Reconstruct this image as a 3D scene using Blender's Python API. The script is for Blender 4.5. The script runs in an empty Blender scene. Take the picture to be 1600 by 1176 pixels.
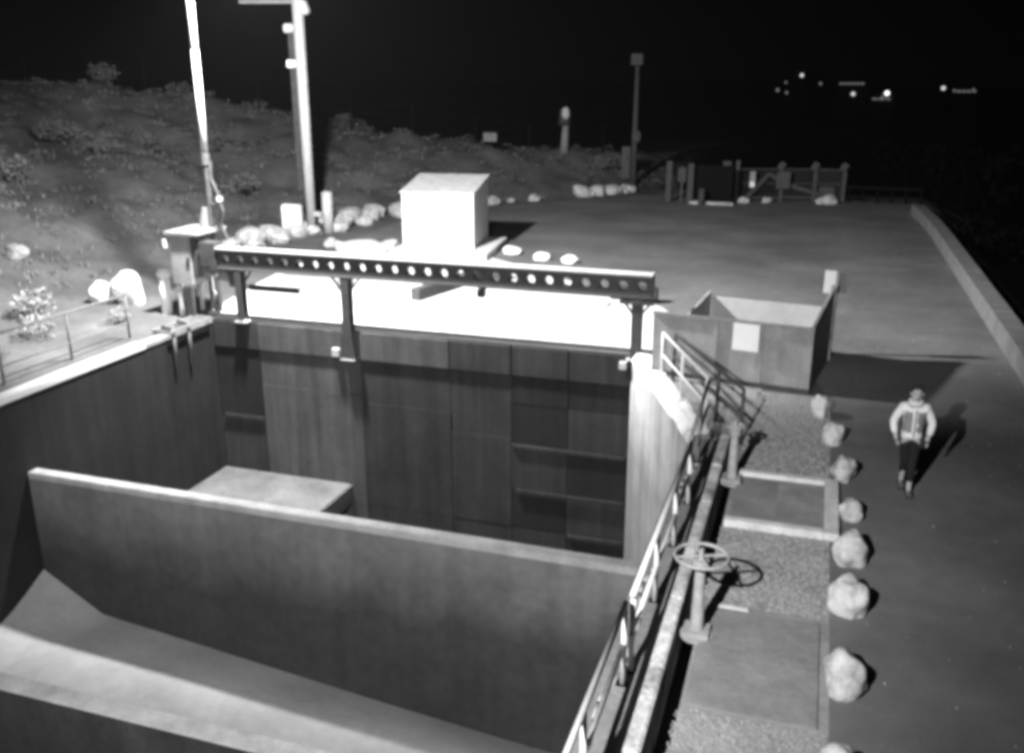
import bpy, bmesh, math, random
from mathutils.geometry import tessellate_polygon
from mathutils import Vector, Matrix, noise, Euler
S = bpy.context.scene
COL = S.collection
PI = math.pi
random.seed(7)

# ------------------------------------------------------------------ camera
CAM_H = 6.6
HAZE = 0.00008
F, HZ = 1450.0, 125.0
PITCH = math.atan((588 - HZ) / F)
YAW = math.atan2(501, F * math.cos(PITCH) + (588 - HZ) * math.sin(PITCH))
cd = bpy.data.cameras.new('camera'); cam = bpy.data.objects.new('camera', cd); COL.objects.link(cam)
cam.location = (0, 0, CAM_H)
cam.rotation_euler = (PI / 2 - PITCH, 0, YAW)
cd.sensor_width = 36; cd.lens = 36 * F / 1600; cd.clip_start = 0.1; cd.clip_end = 4000
S.camera = cam
# ------------------------------------------------------------------ night sky
W = bpy.data.worlds.new('World'); S.world = W; W.use_nodes = True
wn = W.node_tree; wn.nodes.clear()
wo = wn.nodes.new('ShaderNodeOutputWorld'); wb = wn.nodes.new('ShaderNodeBackground')
wb.inputs[0].default_value = (1, 1, 1, 1); wb.inputs[1].default_value = 0.0005
wn.links.new(wb.outputs[0], wo.inputs[0])
# ------------------------------------------------------------------ lamps (infrared floods of the site)
def spot(name, loc, target, power, angle, blend, radius):
    l = bpy.data.lights.new(name, 'SPOT'); l.energy = power; l.spot_size = math.radians(angle)
    l.spot_blend = blend; l.shadow_soft_size = radius
    o = bpy.data.objects.new(name, l); COL.objects.link(o); o.location = loc
    d = Vector(target) - Vector(loc); o.rotation_euler = d.to_track_quat('-Z', 'Y').to_euler()
    return o
FLOOD = Vector((-13.4, 20.5, 10.3))
spot('flood_lamp_light', FLOOD + Vector((0, 0, -0.22)), FLOOD + Vector((-0.6, 8, -10)), 36000, 147, 0.4, 0.3)
spot('camera_lamp_light', (-2.7, 0.2, 7.5), (-7.4, 17.5, 0.0), 14500, 98, 0.85, 0.09)
S.view_settings.view_transform = 'Standard'; S.view_settings.look = 'None'
S.view_settings.exposure = 0; S.view_settings.gamma = 1; S.view_settings.use_curve_mapping = False
S.render.engine = 'CYCLES'
S.cycles.filter_width = 4.2
S.cycles.use_denoising = True
S.cycles.max_bounces = 5

# ------------------------------------------------------------------ materials
def mat(name, base, var=0.25, scale=1.5, rough=0.9, bump=0.15, bscale=25, metal=0.0, streak=0.0,
        dark_low=None, spec=0.3, big=0.0, obj=False):
    """grey procedural material. wet=(z_top, z_low, dark): colour darkens towards the bottom"""
    m = bpy.data.materials.new(name); m.use_nodes = True; nt = m.node_tree; N = nt.nodes; L = nt.links
    b = N['Principled BSDF']; b.inputs['Roughness'].default_value = rough
    b.inputs['Metallic'].default_value = metal; b.inputs['Specular IOR Level'].default_value = spec
    if obj:
        tc = N.new('ShaderNodeTexCoord'); P = tc.outputs['Object']
    else:
        g = N.new('ShaderNodeNewGeometry'); P = g.outputs['Position']
    def nz(sc, det=6, vec=None, ro=0.6):
        n = N.new('ShaderNodeTexNoise'); n.inputs['Scale'].default_value = sc
        n.inputs['Detail'].default_value = det; n.inputs['Roughness'].default_value = ro
        L.new(vec or P, n.inputs['Vector']); return n.outputs['Fac']
    def mth(op, a, c, clamp=False):
        n = N.new('ShaderNodeMath'); n.operation = op; n.use_clamp = clamp
        for i, v in enumerate((a, c)):
            if isinstance(v, (int, float)): n.inputs[i].default_value = v
            else: L.new(v, n.inputs[i])
        return n.outputs[0]
    def ramp(v, a, c, lo, hi):
        n = N.new('ShaderNodeMapRange'); L.new(v, n.inputs[0])
        n.inputs[1].default_value = a; n.inputs[2].default_value = c
        n.inputs[3].default_value = lo; n.inputs[4].default_value = hi; return n.outputs[0]
    v = ramp(nz(scale), 0.3, 0.7, 1 - var, 1 + var)
    v = mth('MULTIPLY', v, ramp(nz(scale * 9, 4), 0.3, 0.7, 1 - var * 0.5, 1 + var * 0.5))
    if big:
        v = mth('MULTIPLY', v, ramp(nz(0.22, 3), 0.35, 0.65, 1 - big, 1 + big))
    if streak:
        mp = N.new('ShaderNodeMapping'); mp.inputs['Scale'].default_value = (3.2, 3.2, 0.16); L.new(P, mp.inputs[0])
        v = mth('MULTIPLY', v, ramp(nz(1.0, 5, mp.outputs[0]), 0.35, 0.65, 1 - streak, 1 + streak * 0.6))
    if dark_low:  # base colour darkens towards the bottom, with a noisy edge
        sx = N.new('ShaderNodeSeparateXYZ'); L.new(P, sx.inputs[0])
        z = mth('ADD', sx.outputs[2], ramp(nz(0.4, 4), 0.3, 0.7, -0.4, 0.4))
        v = mth('MULTIPLY', v, ramp(z, dark_low[1], dark_low[0], dark_low[2], 1.0))
    v = mth('MULTIPLY', v, base)
    v = mth('MINIMUM', v, 0.88)
    cc = N.new('ShaderNodeCombineColor')
    for i in range(3): L.new(v, cc.inputs[i])
    L.new(cc.outputs[0], b.inputs['Base Color'])
    if bump:
        bp = N.new('ShaderNodeBump'); bp.inputs['Strength'].default_value = bump; bp.inputs['Distance'].default_value = 0.05
        L.new(nz(bscale, 8), bp.inputs['Height']); L.new(bp.outputs[0], b.inputs['Normal'])
    return m
def emit(name, s):
    m = bpy.data.materials.new(name); m.use_nodes = True; nt = m.node_tree; nt.nodes.clear()
    o = nt.nodes.new('ShaderNodeOutputMaterial'); e = nt.nodes.new('ShaderNodeEmission')
    e.inputs[0].default_value = (1, 1, 1, 1); e.inputs[1].default_value = s; nt.links.new(e.outputs[0], o.inputs[0]); return m
M = dict(
    slab=mat('pale_concrete', 0.55, 0.12, 0.8, bump=0.1),
    coping=mat('coping_concrete', 0.36, 0.25, 2.0, bump=0.2),
    wall=mat('basin_concrete', 0.17, 0.25, 0.5, streak=0.10, dark_low=(-2.2, -3.9, 0.27), rough=0.75),
    near=mat('near_divider_concrete', 0.035, 0.35, 0.8, streak=0.15, rough=0.9),  # darker concrete tone for the near divider face
    valve=mat('valve_iron', 0.30, 0.25, 6, rough=0.7, bump=0.1),
    kerbl=mat('patchy_kerb_concrete', 0.45, 0.65, 1.8, bump=0.5, bscale=9),
    rail=mat('bright_galvanised_rail', 0.62, 0.12, 6, rough=0.6, bump=0.05),
    kerb=mat('kerb_concrete', 0.17, 0.2, 2.0, bump=0.2),
    ledge=mat('silted_ledge_concrete', 0.11, 0.35, 0.9, rough=0.6),
    gatem=mat('far_gate_steel', 0.06, 0.2, 5, rough=0.8, bump=0, spec=0.1),
    dull=mat('dull_rail_steel', 0.12, 0.2, 5, rough=0.8, bump=0),
    back=mat('dark_wet_concrete', 0.085, 0.2, 0.8, streak=0.3, rough=0.8),
    back_a=mat('panel_concrete_dark', 0.014, 0.25, 0.8, streak=0.25, rough=0.85),
    back_b=mat('panel_concrete_mid', 0.03, 0.25, 0.9, streak=0.3, rough=0.85),
    back_c=mat('panel_concrete_pale', 0.07, 0.22, 0.9, streak=0.3, rough=0.85),
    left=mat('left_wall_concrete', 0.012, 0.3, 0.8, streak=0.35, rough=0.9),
    white_streak=mat('lime_streaked_concrete', 0.36, 0.2, 0.7, streak=0.25, dark_low=(-0.5, -2.2, 0.42), rough=0.85, bump=0.3),
    lime=mat('lime_crusted_concrete', 0.78, 0.4, 1.3, bump=0.5, bscale=9),
    floor=mat('basin_floor_concrete', 0.33, 0.15, 0.6, rough=0.8),
    dark_floor=mat('silty_floor', 0.05, 0.3, 0.7),
    ground=mat('rough_grass_ground', 0.095, 0.3, 0.55, bump=0.9, bscale=3, big=0.25),
    far=mat('far_land', 0.02, 0.3, 0.05, bump=0),
    road=mat('packed_gravel_road', 0.14, 0.2, 0.35, bump=0.35, bscale=30, big=0.2),
    gravel=mat('gravel_bed', 0.26, 0.25, 1.6, bump=0.5, bscale=18),
    pebble=mat('pebble_grey', 0.27, 0.14, 7, bump=0.2),
    pad=mat('pad_concrete', 0.21, 0.24, 1.1, bump=0.3, bscale=12),
    rim=mat('pad_rim_concrete', 0.56, 0.22, 4, bump=0.3),
    rock=mat('boulder_stone', 0.42, 0.4, 5.0, bump=0.6, bscale=8),
    rock_pale=mat('pale_boulder_stone', 0.52, 0.28, 3.0, bump=0.6, bscale=8),
    galv=mat('galvanised_steel', 0.42, 0.15, 6, rough=0.6, bump=0.05, spec=0.5),
    galv_d=mat('weathered_steel', 0.20, 0.25, 6, rough=0.65, bump=0.08, spec=0.5),
    beam=mat('beam_steel', 0.05, 0.2, 5, rough=0.7, bump=0.08),
    dark=mat('dark_steel', 0.05, 0.3, 5, rough=0.6, bump=0.05),
    black=mat('black_cladding', 0.006, 0.2, 5, rough=0.9, bump=0, spec=0.05),
    white=mat('white_paint', 0.80, 0.05, 2, rough=0.5, bump=0.02),
    roof=mat('roof_felt', 0.36, 0.2, 3, bump=0.3),
    side=mat('cabin_cladding', 0.62, 0.06, 2, rough=0.6, bump=0.02),
    skip=mat('painted_steel_plate', 0.25, 0.22, 1.4, rough=0.7, bump=0.15, streak=0.12),
    sign=mat('sign_plate', 0.75, 0.04, 3, rough=0.5, bump=0),
    signg=mat('sign_plate_grey', 0.55, 0.04, 3, rough=0.5, bump=0),
    leaf=mat('leaf_grey', 0.13, 0.35, 3, bump=0, spec=0, rough=1),
    leaf_d=mat('leaf_dark', 0.004, 0.35, 3, bump=0, spec=0, rough=1),
    scrub=mat('pale_scrub_leaf', 0.26, 0.3, 3, bump=0, spec=0.1),
    straw=mat('dry_grass', 0.14, 0.25, 1, bump=0),
    skin=mat('skin', 0.35, 0.05, 3, bump=0, obj=True), hair=mat('hair', 0.02, 0.2, 9, bump=0.2, obj=True),
    jacket=mat('jacket_cloth', 0.66, 0.08, 4, bump=0.2, obj=True), panel=mat('vest_cloth', 0.2, 0.1, 4, bump=0.2, obj=True),
    trousers=mat('trouser_cloth', 0.012, 0.2, 4, bump=0.1, obj=True), shoe=mat('shoe_leather', 0.08, 0.1, 4, bump=0.1, obj=True),
    lamp=emit('lit_lamp_glass', 1.6), lamp_b=emit('lit_lamp_bright', .7), lamp_c=emit('lit_lamp_dim', 0.13), flood=emit('flood_glass', 30),
)
# ------------------------------------------------------------------ helpers
def tag(o, label=None, cat=None, group=None, kind=None):
    if label: o['label'] = label
    if cat: o['category'] = cat
    if group: o['group'] = group
    if kind: o['kind'] = kind
    return o
def thing(name, label, cat, loc, group=None, rz=0):
    o = bpy.data.objects.new(name, None); COL.objects.link(o); o.empty_display_size = 0.2
    o.location = loc; o.rotation_euler = (0, 0, rz); return tag(o, label, cat, group)
def wmat(o):
    m = Matrix.LocRotScale(o.location, o.rotation_euler, o.scale)
    return wmat(o.parent) @ m if o.parent else m
def obj(name, bm, m, parent=None, smooth=False, local=False, loc=None):
    """bm is in world coordinates unless local; origin goes to the parent's frame or to loc"""
    if not local:
        if parent: bm.transform(wmat(parent).inverted())
        elif loc: bm.transform(Matrix.Translation(-Vector(loc)))
    bmesh.ops.recalc_face_normals(bm, faces=bm.faces)
    me = bpy.data.meshes.new(name); bm.to_mesh(me); bm.free()
    if smooth:
        for p in me.polygons: p.use_smooth = True
    if isinstance(m, str): m = M[m]
    me.materials.append(m)
    o = bpy.data.objects.new(name, me); COL.objects.link(o)
    if parent: o.parent = parent
    elif loc: o.location = loc
    return o
B = bmesh.new
def box(bm, x0, x1, y0, y1, z0, z1, bev=0.0, rot=None, piv=None):
    r = bmesh.ops.create_cube(bm, size=1)
    vs = r['verts']
    for v in vs:
        v.co = Vector(((x0 + x1) / 2 + v.co.x * (x1 - x0), (y0 + y1) / 2 + v.co.y * (y1 - y0), (z0 + z1) / 2 + v.co.z * (z1 - z0)))
    if bev:
        es = list({e for v in vs for e in v.link_edges})
        res = bmesh.ops.bevel(bm, geom=es, offset=bev, segments=2, affect='EDGES')
        vs = list({v for f in res['faces'] for v in f.verts} | {v for v in vs if v.is_valid})
    if rot is not None:
        bmesh.ops.rotate(bm, verts=vs, cent=piv or ((x0 + x1) / 2, (y0 + y1) / 2, (z0 + z1) / 2), matrix=rot)
    return vs
def cyl(bm, p0, p1, r0, r1=None, seg=12):
    p0, p1 = Vector(p0), Vector(p1); r1 = r0 if r1 is None else r1
    d = p1 - p0; q = d.to_track_quat('Z', 'Y').to_matrix().to_4x4()
    r = bmesh.ops.create_cone(bm, cap_ends=True, segments=seg, radius1=r0, radius2=r1, depth=d.length)
    bmesh.ops.transform(bm, matrix=Matrix.Translation((p0 + p1) / 2) @ q, verts=r['verts'])
def path(bm, pts, r, seg=8):
    pts = [Vector(p) for p in pts]
    for a, c in zip(pts, pts[1:]): cyl(bm, a, c, r, seg=seg)
    for p in pts[1:-1]:
        q = bmesh.ops.create_icosphere(bm, subdivisions=1, radius=r * 1.02); bmesh.ops.translate(bm, vec=p, verts=q['verts'])
def bar(bm, p0, p1, w, h):
    """rectangular bar between two points, w across, h high"""
    p0, p1 = Vector(p0), Vector(p1); d = p1 - p0
    q = d.to_track_quat('Y', 'Z').to_matrix().to_4x4()
    r = bmesh.ops.create_cube(bm, size=1)
    for v in r['verts']: v.co = Vector((v.co.x * w, v.co.y * d.length, v.co.z * h))
    bmesh.ops.transform(bm, matrix=Matrix.Translation((p0 + p1) / 2) @ q, verts=r['verts'])
def prism(bm, poly, z0, z1):
    lo = [bm.verts.new((x, y, z0)) for x, y in poly]; hi = [bm.verts.new((x, y, z1)) for x, y in poly]
    bm.faces.new(hi); bm.faces.new(lo[::-1]); n = len(poly)
    for i in range(n): bm.faces.new((lo[i], lo[(i + 1) % n], hi[(i + 1) % n], hi[i]))
def torus(bm, c, R, r, seg=28, sec=8, axis='Z'):
    vs = []
    for i in range(seg):
        a = 2 * PI * i / seg; row = []
        for j in range(sec):
            t = 2 * PI * j / sec
            row.append(bm.verts.new(Vector(c) + Vector(((R + r * math.cos(t)) * math.cos(a), (R + r * math.cos(t)) * math.sin(a), r * math.sin(t)))))
        vs.append(row)
    for i in range(seg):
        for j in range(sec):
            bm.faces.new((vs[i][j], vs[(i + 1) % seg][j], vs[(i + 1) % seg][(j + 1) % sec], vs[i][(j + 1) % sec]))
def rock_bm(sx, sy, sz, seed, sub=3, sharp=0.28, cuts=7):
    bm = B(); bmesh.ops.create_icosphere(bm, subdivisions=sub, radius=1)
    rnd = random.Random(seed); off = Vector((seed * 3.7, seed * 1.3, 5))
    planes = []
    for k in range(cuts):
        n = Vector((rnd.gauss(0, 1), rnd.gauss(0, 1), rnd.gauss(0, 0.7))).normalized(); planes.append((n, rnd.uniform(0.62, 0.88)))
    for v in bm.verts:
        p = v.co.copy()
        for n, d in planes:
            e = p.dot(n) - d
            if e > 0: p -= n * e * 0.9
        p *= 1 + sharp * 0.35 * noise.noise(p * 1.6 + off) + 0.05 * noise.noise(p * 5 + off)
        v.co = Vector((p.x * sx, p.y * sy, p.z * sz))
    return bm

# ------------------------------------------------------------------ terrain
BX0, BX1, BY0, BY1 = -16.76, -0.92, 3.0, 22.3      # hole for the basin
TOE = [(-21, -60), (-21, 5), (-22.5, 22), (-23.8, 30), (-22.6, 36), (-21.8, 42), (-17.5, 49.5), (-13.5, 54.6), (-11.3, 58.2), (-9, 66), (-9, 120)]
CREST = [(-52, -60, 8.2), (-52, 10, 8.2), (-54, 40, 7.4), (-45, 47, 6.3), (-36, 52, 5.1), (-28, 54, 3.5), (-21, 58, 2.7), (-15.5, 62, 2.2), (-11.5, 68, 1.4), (-10, 80, 1.0), (-10, 120, 0)]
def polyd(p, pts):
    best = 1e9; bz = 0; side = 1
    for a, c in zip(pts, pts[1:]):
        ax, ay, bx, by = a[0], a[1], c[0], c[1]
        dx, dy = bx - ax, by - ay; t = max(0, min(1, ((p[0] - ax) * dx + (p[1] - ay) * dy) / (dx * dx + dy * dy)))
        qx, qy = ax + t * dx, ay + t * dy; d = math.hypot(p[0] - qx, p[1] - qy)
        if d < best:
            best = d; side = 1 if dx * (p[1] - ay) - dy * (p[0] - ax) > 0 else -1
            if len(a) > 2: bz = a[2] + t * (c[2] - a[2])
    return best, side, bz
def hgt(x, y, detail=True):
    dt, st, _ = polyd((x, y), TOE)
    h = 0.0
    n1 = noise.noise(Vector((x * 0.13, y * 0.13, 2))); n2 = noise.noise(Vector((x * 0.45, y * 0.45, 7))); n3 = noise.noise(Vector((x * 1.3, y * 1.3, 4)))
    if st > 0:                                  # left of the toe: the hillside
        dc, sc, cz = polyd((x, y), CREST)
        if sc < 0: t = dt / (dt + dc); h = cz * (t ** 0.85)
        else: h = cz - min(dc * 0.12, 6 + cz)
        k = min(1, dt / 4)
        if detail: h += k * (0.6 * n1 + 0.75 * n2 + 0.28 * n3)
    if x > 5.75:                                # bank falling away beyond the kerb
        k = x - 5.75; h -= min(9, k * 0.55)
        if detail: h += min(1, k / 3) * (0.5 * n2 + 0.15 * n3)
    if y > 60 and st < 0: h -= min(14, (y - 60) * 0.22)
    r = math.hypot(x, y)
    if r > 220: h += min(1, (r - 220) / 150) * 10
    return h
def axis(cuts, fine0, fine1, step, lo, hi):
    s = set(cuts); v = fine0
    while v <= fine1: s.add(round(v, 3)); v += step
    g = step
    v = fine1
    while v < hi: g *= 1.35; v += g; s.add(round(min(v, hi), 3))
    g = step; v = fine0
    while v > lo: g *= 1.35; v -= g; s.add(round(max(v, lo), 3))
    out = sorted(s); res = [out[0]]
    for v in out[1:]:
        if v - res[-1] < 0.12 and v not in cuts: continue
        if v - res[-1] < 0.12 and v in cuts and res[-1] not in cuts: res[-1] = v; continue
        res.append(v)
    return res
XS = axis([BX0, BX1, 5.75], -60, 20, 0.7, -1800, 1800); YS = axis([BY0, BY1], 0, 72, 0.7, -1500, 2500)
bm = B(); g = [[bm.verts.new((x, y, hgt(x, y))) for x in XS] for y in YS]
for j in range(len(YS) - 1):
    for i in range(len(XS) - 1):
        cx, cy = (XS[i] + XS[i + 1]) / 2, (YS[j] + YS[j + 1]) / 2
        if BX0 < cx < BX1 and BY0 < cy < BY1: continue
        bm.faces.new((g[j][i], g[j][i + 1], g[j + 1][i + 1], g[j + 1][i]))
gr = obj('ground', bm, 'ground', smooth=True); tag(gr, kind='structure')
gr.data.materials.append(M['far'])
for p in gr.data.polygons:
    c = p.center
    if c.x > 6.4 or c.y > 75 or math.hypot(c.x, c.y) > 130: p.material_index = 1
def flat(bm, poly, z):
    vs = [bm.verts.new((x, y, z)) for x, y in poly]
    for tri in tessellate_polygon([[Vector((x, y, 0)) for x, y in poly]]): bm.faces.new([vs[i] for i in tri])
# road sheet
bm = B()
rp = [(0.6, -8), (5.2, -8), (5.2, 52), (5.6, 57), (-9.2, 57), (-10.6, 55.6), (-13.4, 52.8), (-17.2, 47.8), (-19.5, 42.2), (-19.2, 36.5), (-12.0, 33.75), (-9.0, 31.2), (-4.3, 27.5), (-3.2, 25.6), (-0.2, 24.0), (0.6, 20)]
flat(bm, rp, 0.006)
tag(obj('road', bm, 'road'), kind='structure')
# gravel strip sheet
bm = B()
flat(bm, [(-0.92, 3), (0.62, 3), (0.62, 20.3), (-2.4, 20.3), (-1.0, 17.0)], 0.012)
tag(obj('gravel_bed', bm, 'gravel'), kind='structure')

# ------------------------------------------------------------------ basin
XL, XR, XC, YB = -16.46, -1.95, -4.12, 22.3
# bottom of the chambers
bm = B()
prof = [(-16.455, -5.0, -4.3), (-14.9, -5.05, -5.2), (-12, -5.15, -5.5), (-8, -5.35, -5.92), (-4.9, -5.5, -6.2), (-1.955, -5.6, -6.4)]
def floor_z(x):
    for p, q in zip(prof, prof[1:]):
        if p[0] <= x <= q[0]:
            u = (x - p[0]) / (q[0] - p[0]); return p[1] + u * (q[1] - p[1]), p[2] + u * (q[2] - p[2])
    return prof[-1][1:]
xs_ = sorted({-16.455, -14.9, -1.955} | {-14.5 + .4 * k for k in range(31)})
gg = []
for x in xs_:
    zn, zf = floor_z(x); col = [bm.verts.new((x, 8.92, zn))]
    for j in range(9):
        u = j / 8; col.append(bm.verts.new((x, 13.1 + 1.83 * u, zn + (zf - zn) * u * u * (1.6 - .6 * u))))
    gg.append(col)
for p, q in zip(gg, gg[1:]):
    for j in range(9): bm.faces.new((p[j], q[j], q[j + 1], p[j + 1]))
tag(obj('chamber_floor', bm, 'floor', smooth=True), kind='structure')
bm = B(); box(bm, XL, XR, BY0, 22.3, -9.2, -8.8)
tag(obj('basin_bottom', bm, 'dark_floor'), kind='structure')
bm = B(); box(bm, -16.455, -12.15, 17.2, 22.12, -5.2, -4.6, 0.03)
tag(obj('raised_ledge', bm, 'ledge'), kind='structure')

def wall(name, label, m, fn, loc):
    t = thing(name, label, 'wall', loc); bm = B(); fn(bm); obj('wall_face', bm, m, t); return t
# left wall and its pale coping
t = thing('basin_wall', 'long left side wall of the concrete basin with bright coping strip', 'wall', (-16.6, 12, 0))
bm = B(); box(bm, -16.745, XL, BY0 + .01, YB, -9.0, -0.12); obj('wall_face', bm, 'left', t)
bm = B(); box(bm, -16.755, -16.42, BY0 + .01, 19.25, -0.118, 0.05, 0.02); obj('coping', bm, 'slab', t)
bm = B(); box(bm, -16.755, -16.43, 19.26, YB, -0.118, 0.02, 0.02); obj('coping', bm, 'skip', t)
# back wall with formwork panels
t = thing('basin_wall', 'dark panelled back wall of the basin below the bright platform', 'wall', (-10.3, 22.3, 0))
bm = B(); box(bm, XL, XC, 22.22, 22.6, -9.0, -0.82); obj('wall_face', bm, 'back_a', t)
xs = [-16.44, -14.95, -11.72, -9.05, -7.3, -5.75, -4.14]
for i in range(len(xs) - 1):                                       # top band, one block per bay
    bm = B(); box(bm, xs[i] + .01, xs[i + 1] - .01, 22.10, 22.6, -0.8, -0.004, 0.015); obj('coping', bm, ['back_b', 'back_c', 'back_c', 'back_b', 'back_b', 'back_b'][i], t)
rows = {0: [-.84, -2.9, -4.75, -6.9, -8.8], 1: [-.84, -1.85, -4.9, -8.8], 2: [-.84, -2.05, -5.2, -8.8], 3: [-.84, -2.6, -5.2, -8.8],
        4: [-.84, -1.6, -2.75, -4.05, -5.2, -6.4, -8.8], 5: [-.84, -1.6, -2.75, -4.05, -5.2, -6.4, -8.8]}
mm = {0: 'abba', 1: 'ccc', 2: 'bbb', 3: 'bbb', 4: 'aababb', 5: 'ababaa'}
rnd = random.Random(3)
for i in range(6):
    zs = rows[i]
    for k in range(len(zs) - 1):
        bm = B(); d = rnd.uniform(0, 0.03)
        box(bm, xs[i] + .006, xs[i + 1] - .006, 22.14 + d, 22.218, zs[k + 1] + .01, zs[k] - .0, 0.006)
        obj('panel', bm, 'back_' + mm[i][k], t)
for z, x0, x1 in ((-2.78, -7.3, -4.2), (-4.08, -7.2, -4.2), (-5.23, -5.7, -4.2), (-2.9, -16.3, -14.95)):
    bm = B(); box(bm, x0, x1, 22.09, 22.138, z - .06, z + .04, 0.01); obj('ledge_strip', bm, 'back_b', t)
# divider walls
def divider(label, y0, y1, x1, m='wall', ct=.16):
    t = thing('divider_wall', label, 'wall', (-9, (y0 + y1) / 2, -1.84))
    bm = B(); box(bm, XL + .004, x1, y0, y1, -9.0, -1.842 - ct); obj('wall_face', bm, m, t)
    bm = B(); box(bm, XL + .004, x1, y0 - .02, y1 + .02, -1.84 - ct, -1.84, 0.02); obj('coping', bm, 'coping', t)
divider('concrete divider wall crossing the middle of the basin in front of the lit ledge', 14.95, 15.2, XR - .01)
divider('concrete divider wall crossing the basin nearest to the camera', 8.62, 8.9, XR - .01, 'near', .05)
# right wall: straight part
t = thing('basin_wall', 'right side wall of the basin under the long railing', 'wall', (-1.6, 10, 0))
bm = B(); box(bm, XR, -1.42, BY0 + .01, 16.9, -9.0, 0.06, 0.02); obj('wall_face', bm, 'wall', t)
bm = B(); box(bm, XR + .02, -1.44, BY0 + .03, 16.7, 0.062, 0.075); obj('wall_cap', bm, 'pad', t)
for k in range(9):                                                  # pale kerb blocks along its outer edge
    y0 = 3.1 + k * 1.53
    bm = B(); box(bm, -1.37, -1.2, y0, y0 + 1.50, -.6, 0.2 + rnd.uniform(-.015, .015), 0.02)
    for v in bm.verts: v.co += Vector((noise.noise(v.co * 3), noise.noise(v.co * 3 + Vector((5, 5, 5))), 0)) * .012
    obj('kerb_block', bm, 'kerbl', t)
# right wall: oblique wing to the back corner
t = thing('basin_wall', 'bright lime-streaked oblique wing wall at the right rear corner of the basin', 'wall', (-3, 19.5, 0))
a, c = Vector((XC, 22.12)), Vector((XR, 16.9)); n = Vector((c.y - a.y, -(c.x - a.x))).normalized() * -1
if n.x < 0: n = -n
bm = B(); prism(bm, [a[:], c[:], (c + n * .55)[:], (a + n * .55)[:]], -9.0, -0.02); obj('wall_face', bm, 'white_streak', t)
bm = B()
NS = 30
for j in range(NS + 1):
    p = a.lerp(c, j / NS)
    for k in range(6):
        q = p + n * (k / 5 * .62 - .04); z = 0.10 + 0.09 * noise.noise(Vector((q.x * 1.8, q.y * 1.8, 1))) - (.16 if k in (0, 5) else 0)
        bm.verts.new((q.x, q.y, z))
bm.verts.ensure_lookup_table()
for j in range(NS):
    for k in range(5): bm.faces.new([bm.verts[q] for q in (j * 6 + k, j * 6 + k + 1, (j + 1) * 6 + k + 1, (j + 1) * 6 + k)])
obj('crusted_top', bm, 'lime', t, smooth=True)
# narrow dark drain slot between wall and gravel: sides and bottom
bm = B(); box(bm, -1.198, -0.93, BY0 + .01, 16.4, -0.62, -0.6)
tag(obj('drain_channel', bm, 'dark_floor'), kind='structure')

bm = B(); box(bm, -0.919, -0.85, BY0 + .01, 22.3, -0.62, 0.004)
prism(bm, [(-1.19, 16.42), (-.92, 16.42), (-.92, 22.29), (a + n * .56)[:], (c + n * .56)[:], (-1.19, 16.9)], -0.6, 0.006)
tag(obj('ground_apron', bm, 'pad'), kind='structure')
# ------------------------------------------------------------------ platform
bm = B()
pp = [(-16.9, 22.61), (-4.1, 22.61), (-3.55, 22.2), (-3.0, 23.0), (-3.2, 25.6), (-4.3, 27.5), (-6.2, 28.9), (-9.0, 31.2), (-12, 33.74), (-17.4, 33.4), (-18.4, 30), (-17.8, 26.4)]
prism(bm, pp, -0.3, 0.05)
tag(obj('concrete_platform', bm, 'slab'), kind='structure')
bm = B(); box(bm, -16.44, -4.14, 22.3, 22.605, -0.1, 0.05); tag(obj('platform_edge', bm, 'slab'), kind='structure')
# ------------------------------------------------------------------ equipment cabin on its plinth
CR = math.radians(8)
CP = Vector((-12.75, 33.9, 0))                                      # front right corner
t = thing('equipment_cabin', 'white box-shaped equipment cabin with a pale sloping roof on a plinth', 'cabin', CP, rz=CR)
CW, CDp = 2.85, 2.9
def lb(name, m, x0, x1, y0, y1, z0, z1, bev=0.0, parent=None, root=None):
    bm = B(); box(bm, x0, x1, y0, y1, z0, z1, bev); return obj(name, bm, m, parent or root or t, local=True)
def slopebox(bm, x0, x1, y0, y1, z0, zf, zk, up=0.0):
    v = [bm.verts.new(p) for p in ((x0, y0, z0[0]), (x1, y0, z0[0]), (x1, y1, z0[1]), (x0, y1, z0[1]), (x0, y0, zf), (x1, y0, zf), (x1, y1, zk), (x0, y1, zk))]
    for f in ((0, 1, 2, 3), (4, 5, 6, 7), (0, 1, 5, 4), (1, 2, 6, 5), (2, 3, 7, 6), (3, 0, 4, 7)): bm.faces.new([v[i] for i in f])
bm = B(); slopebox(bm, -CW, 0, 0, CDp, (.27, .27), 2.40, 2.80); obj('body', bm, 'side', t, local=True)
bm = B(); slopebox(bm, -CW - .07, .07, -.07, CDp + .07, (2.395, 2.815), 2.46, 2.88); obj('roof', bm, 'roof', t, local=True)
lb('plinth', 'slab', -CW - .3, .75, -1.15, CDp + .3, 0.0, 0.268, 0.02)
d = lb('door', 'white', -1.4, -.45, -.03, -.002, .32, 2.25, .008)
lb('handle', 'galv', -1.33, -1.27, -.06, -.031, 1.2, 1.4, .005, parent=d)
d = lb('door', 'white', -2.4, -1.45, -.03, -.002, .32, 2.25, .008)
lb('louvre', 'white', -2.2, -1.7, -.04, -.031, 1.7, 1.95, .004, parent=d)
lb('corner_trim', 'white', -.05, .012, -.014, .05, .272, 2.38, .004)
# low white mound / slab left of cabin
bm = rock_bm(1.35, .9, .33, 5, 3); bm.transform(Matrix.Translation((-17.5, 33.8, 0.1)))
tag(obj('concrete_mound', bm, 'slab', smooth=True, loc=(-17.5, 33.8, 0)), 'smooth white concrete mound left of the white cabin', 'mound')

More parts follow.
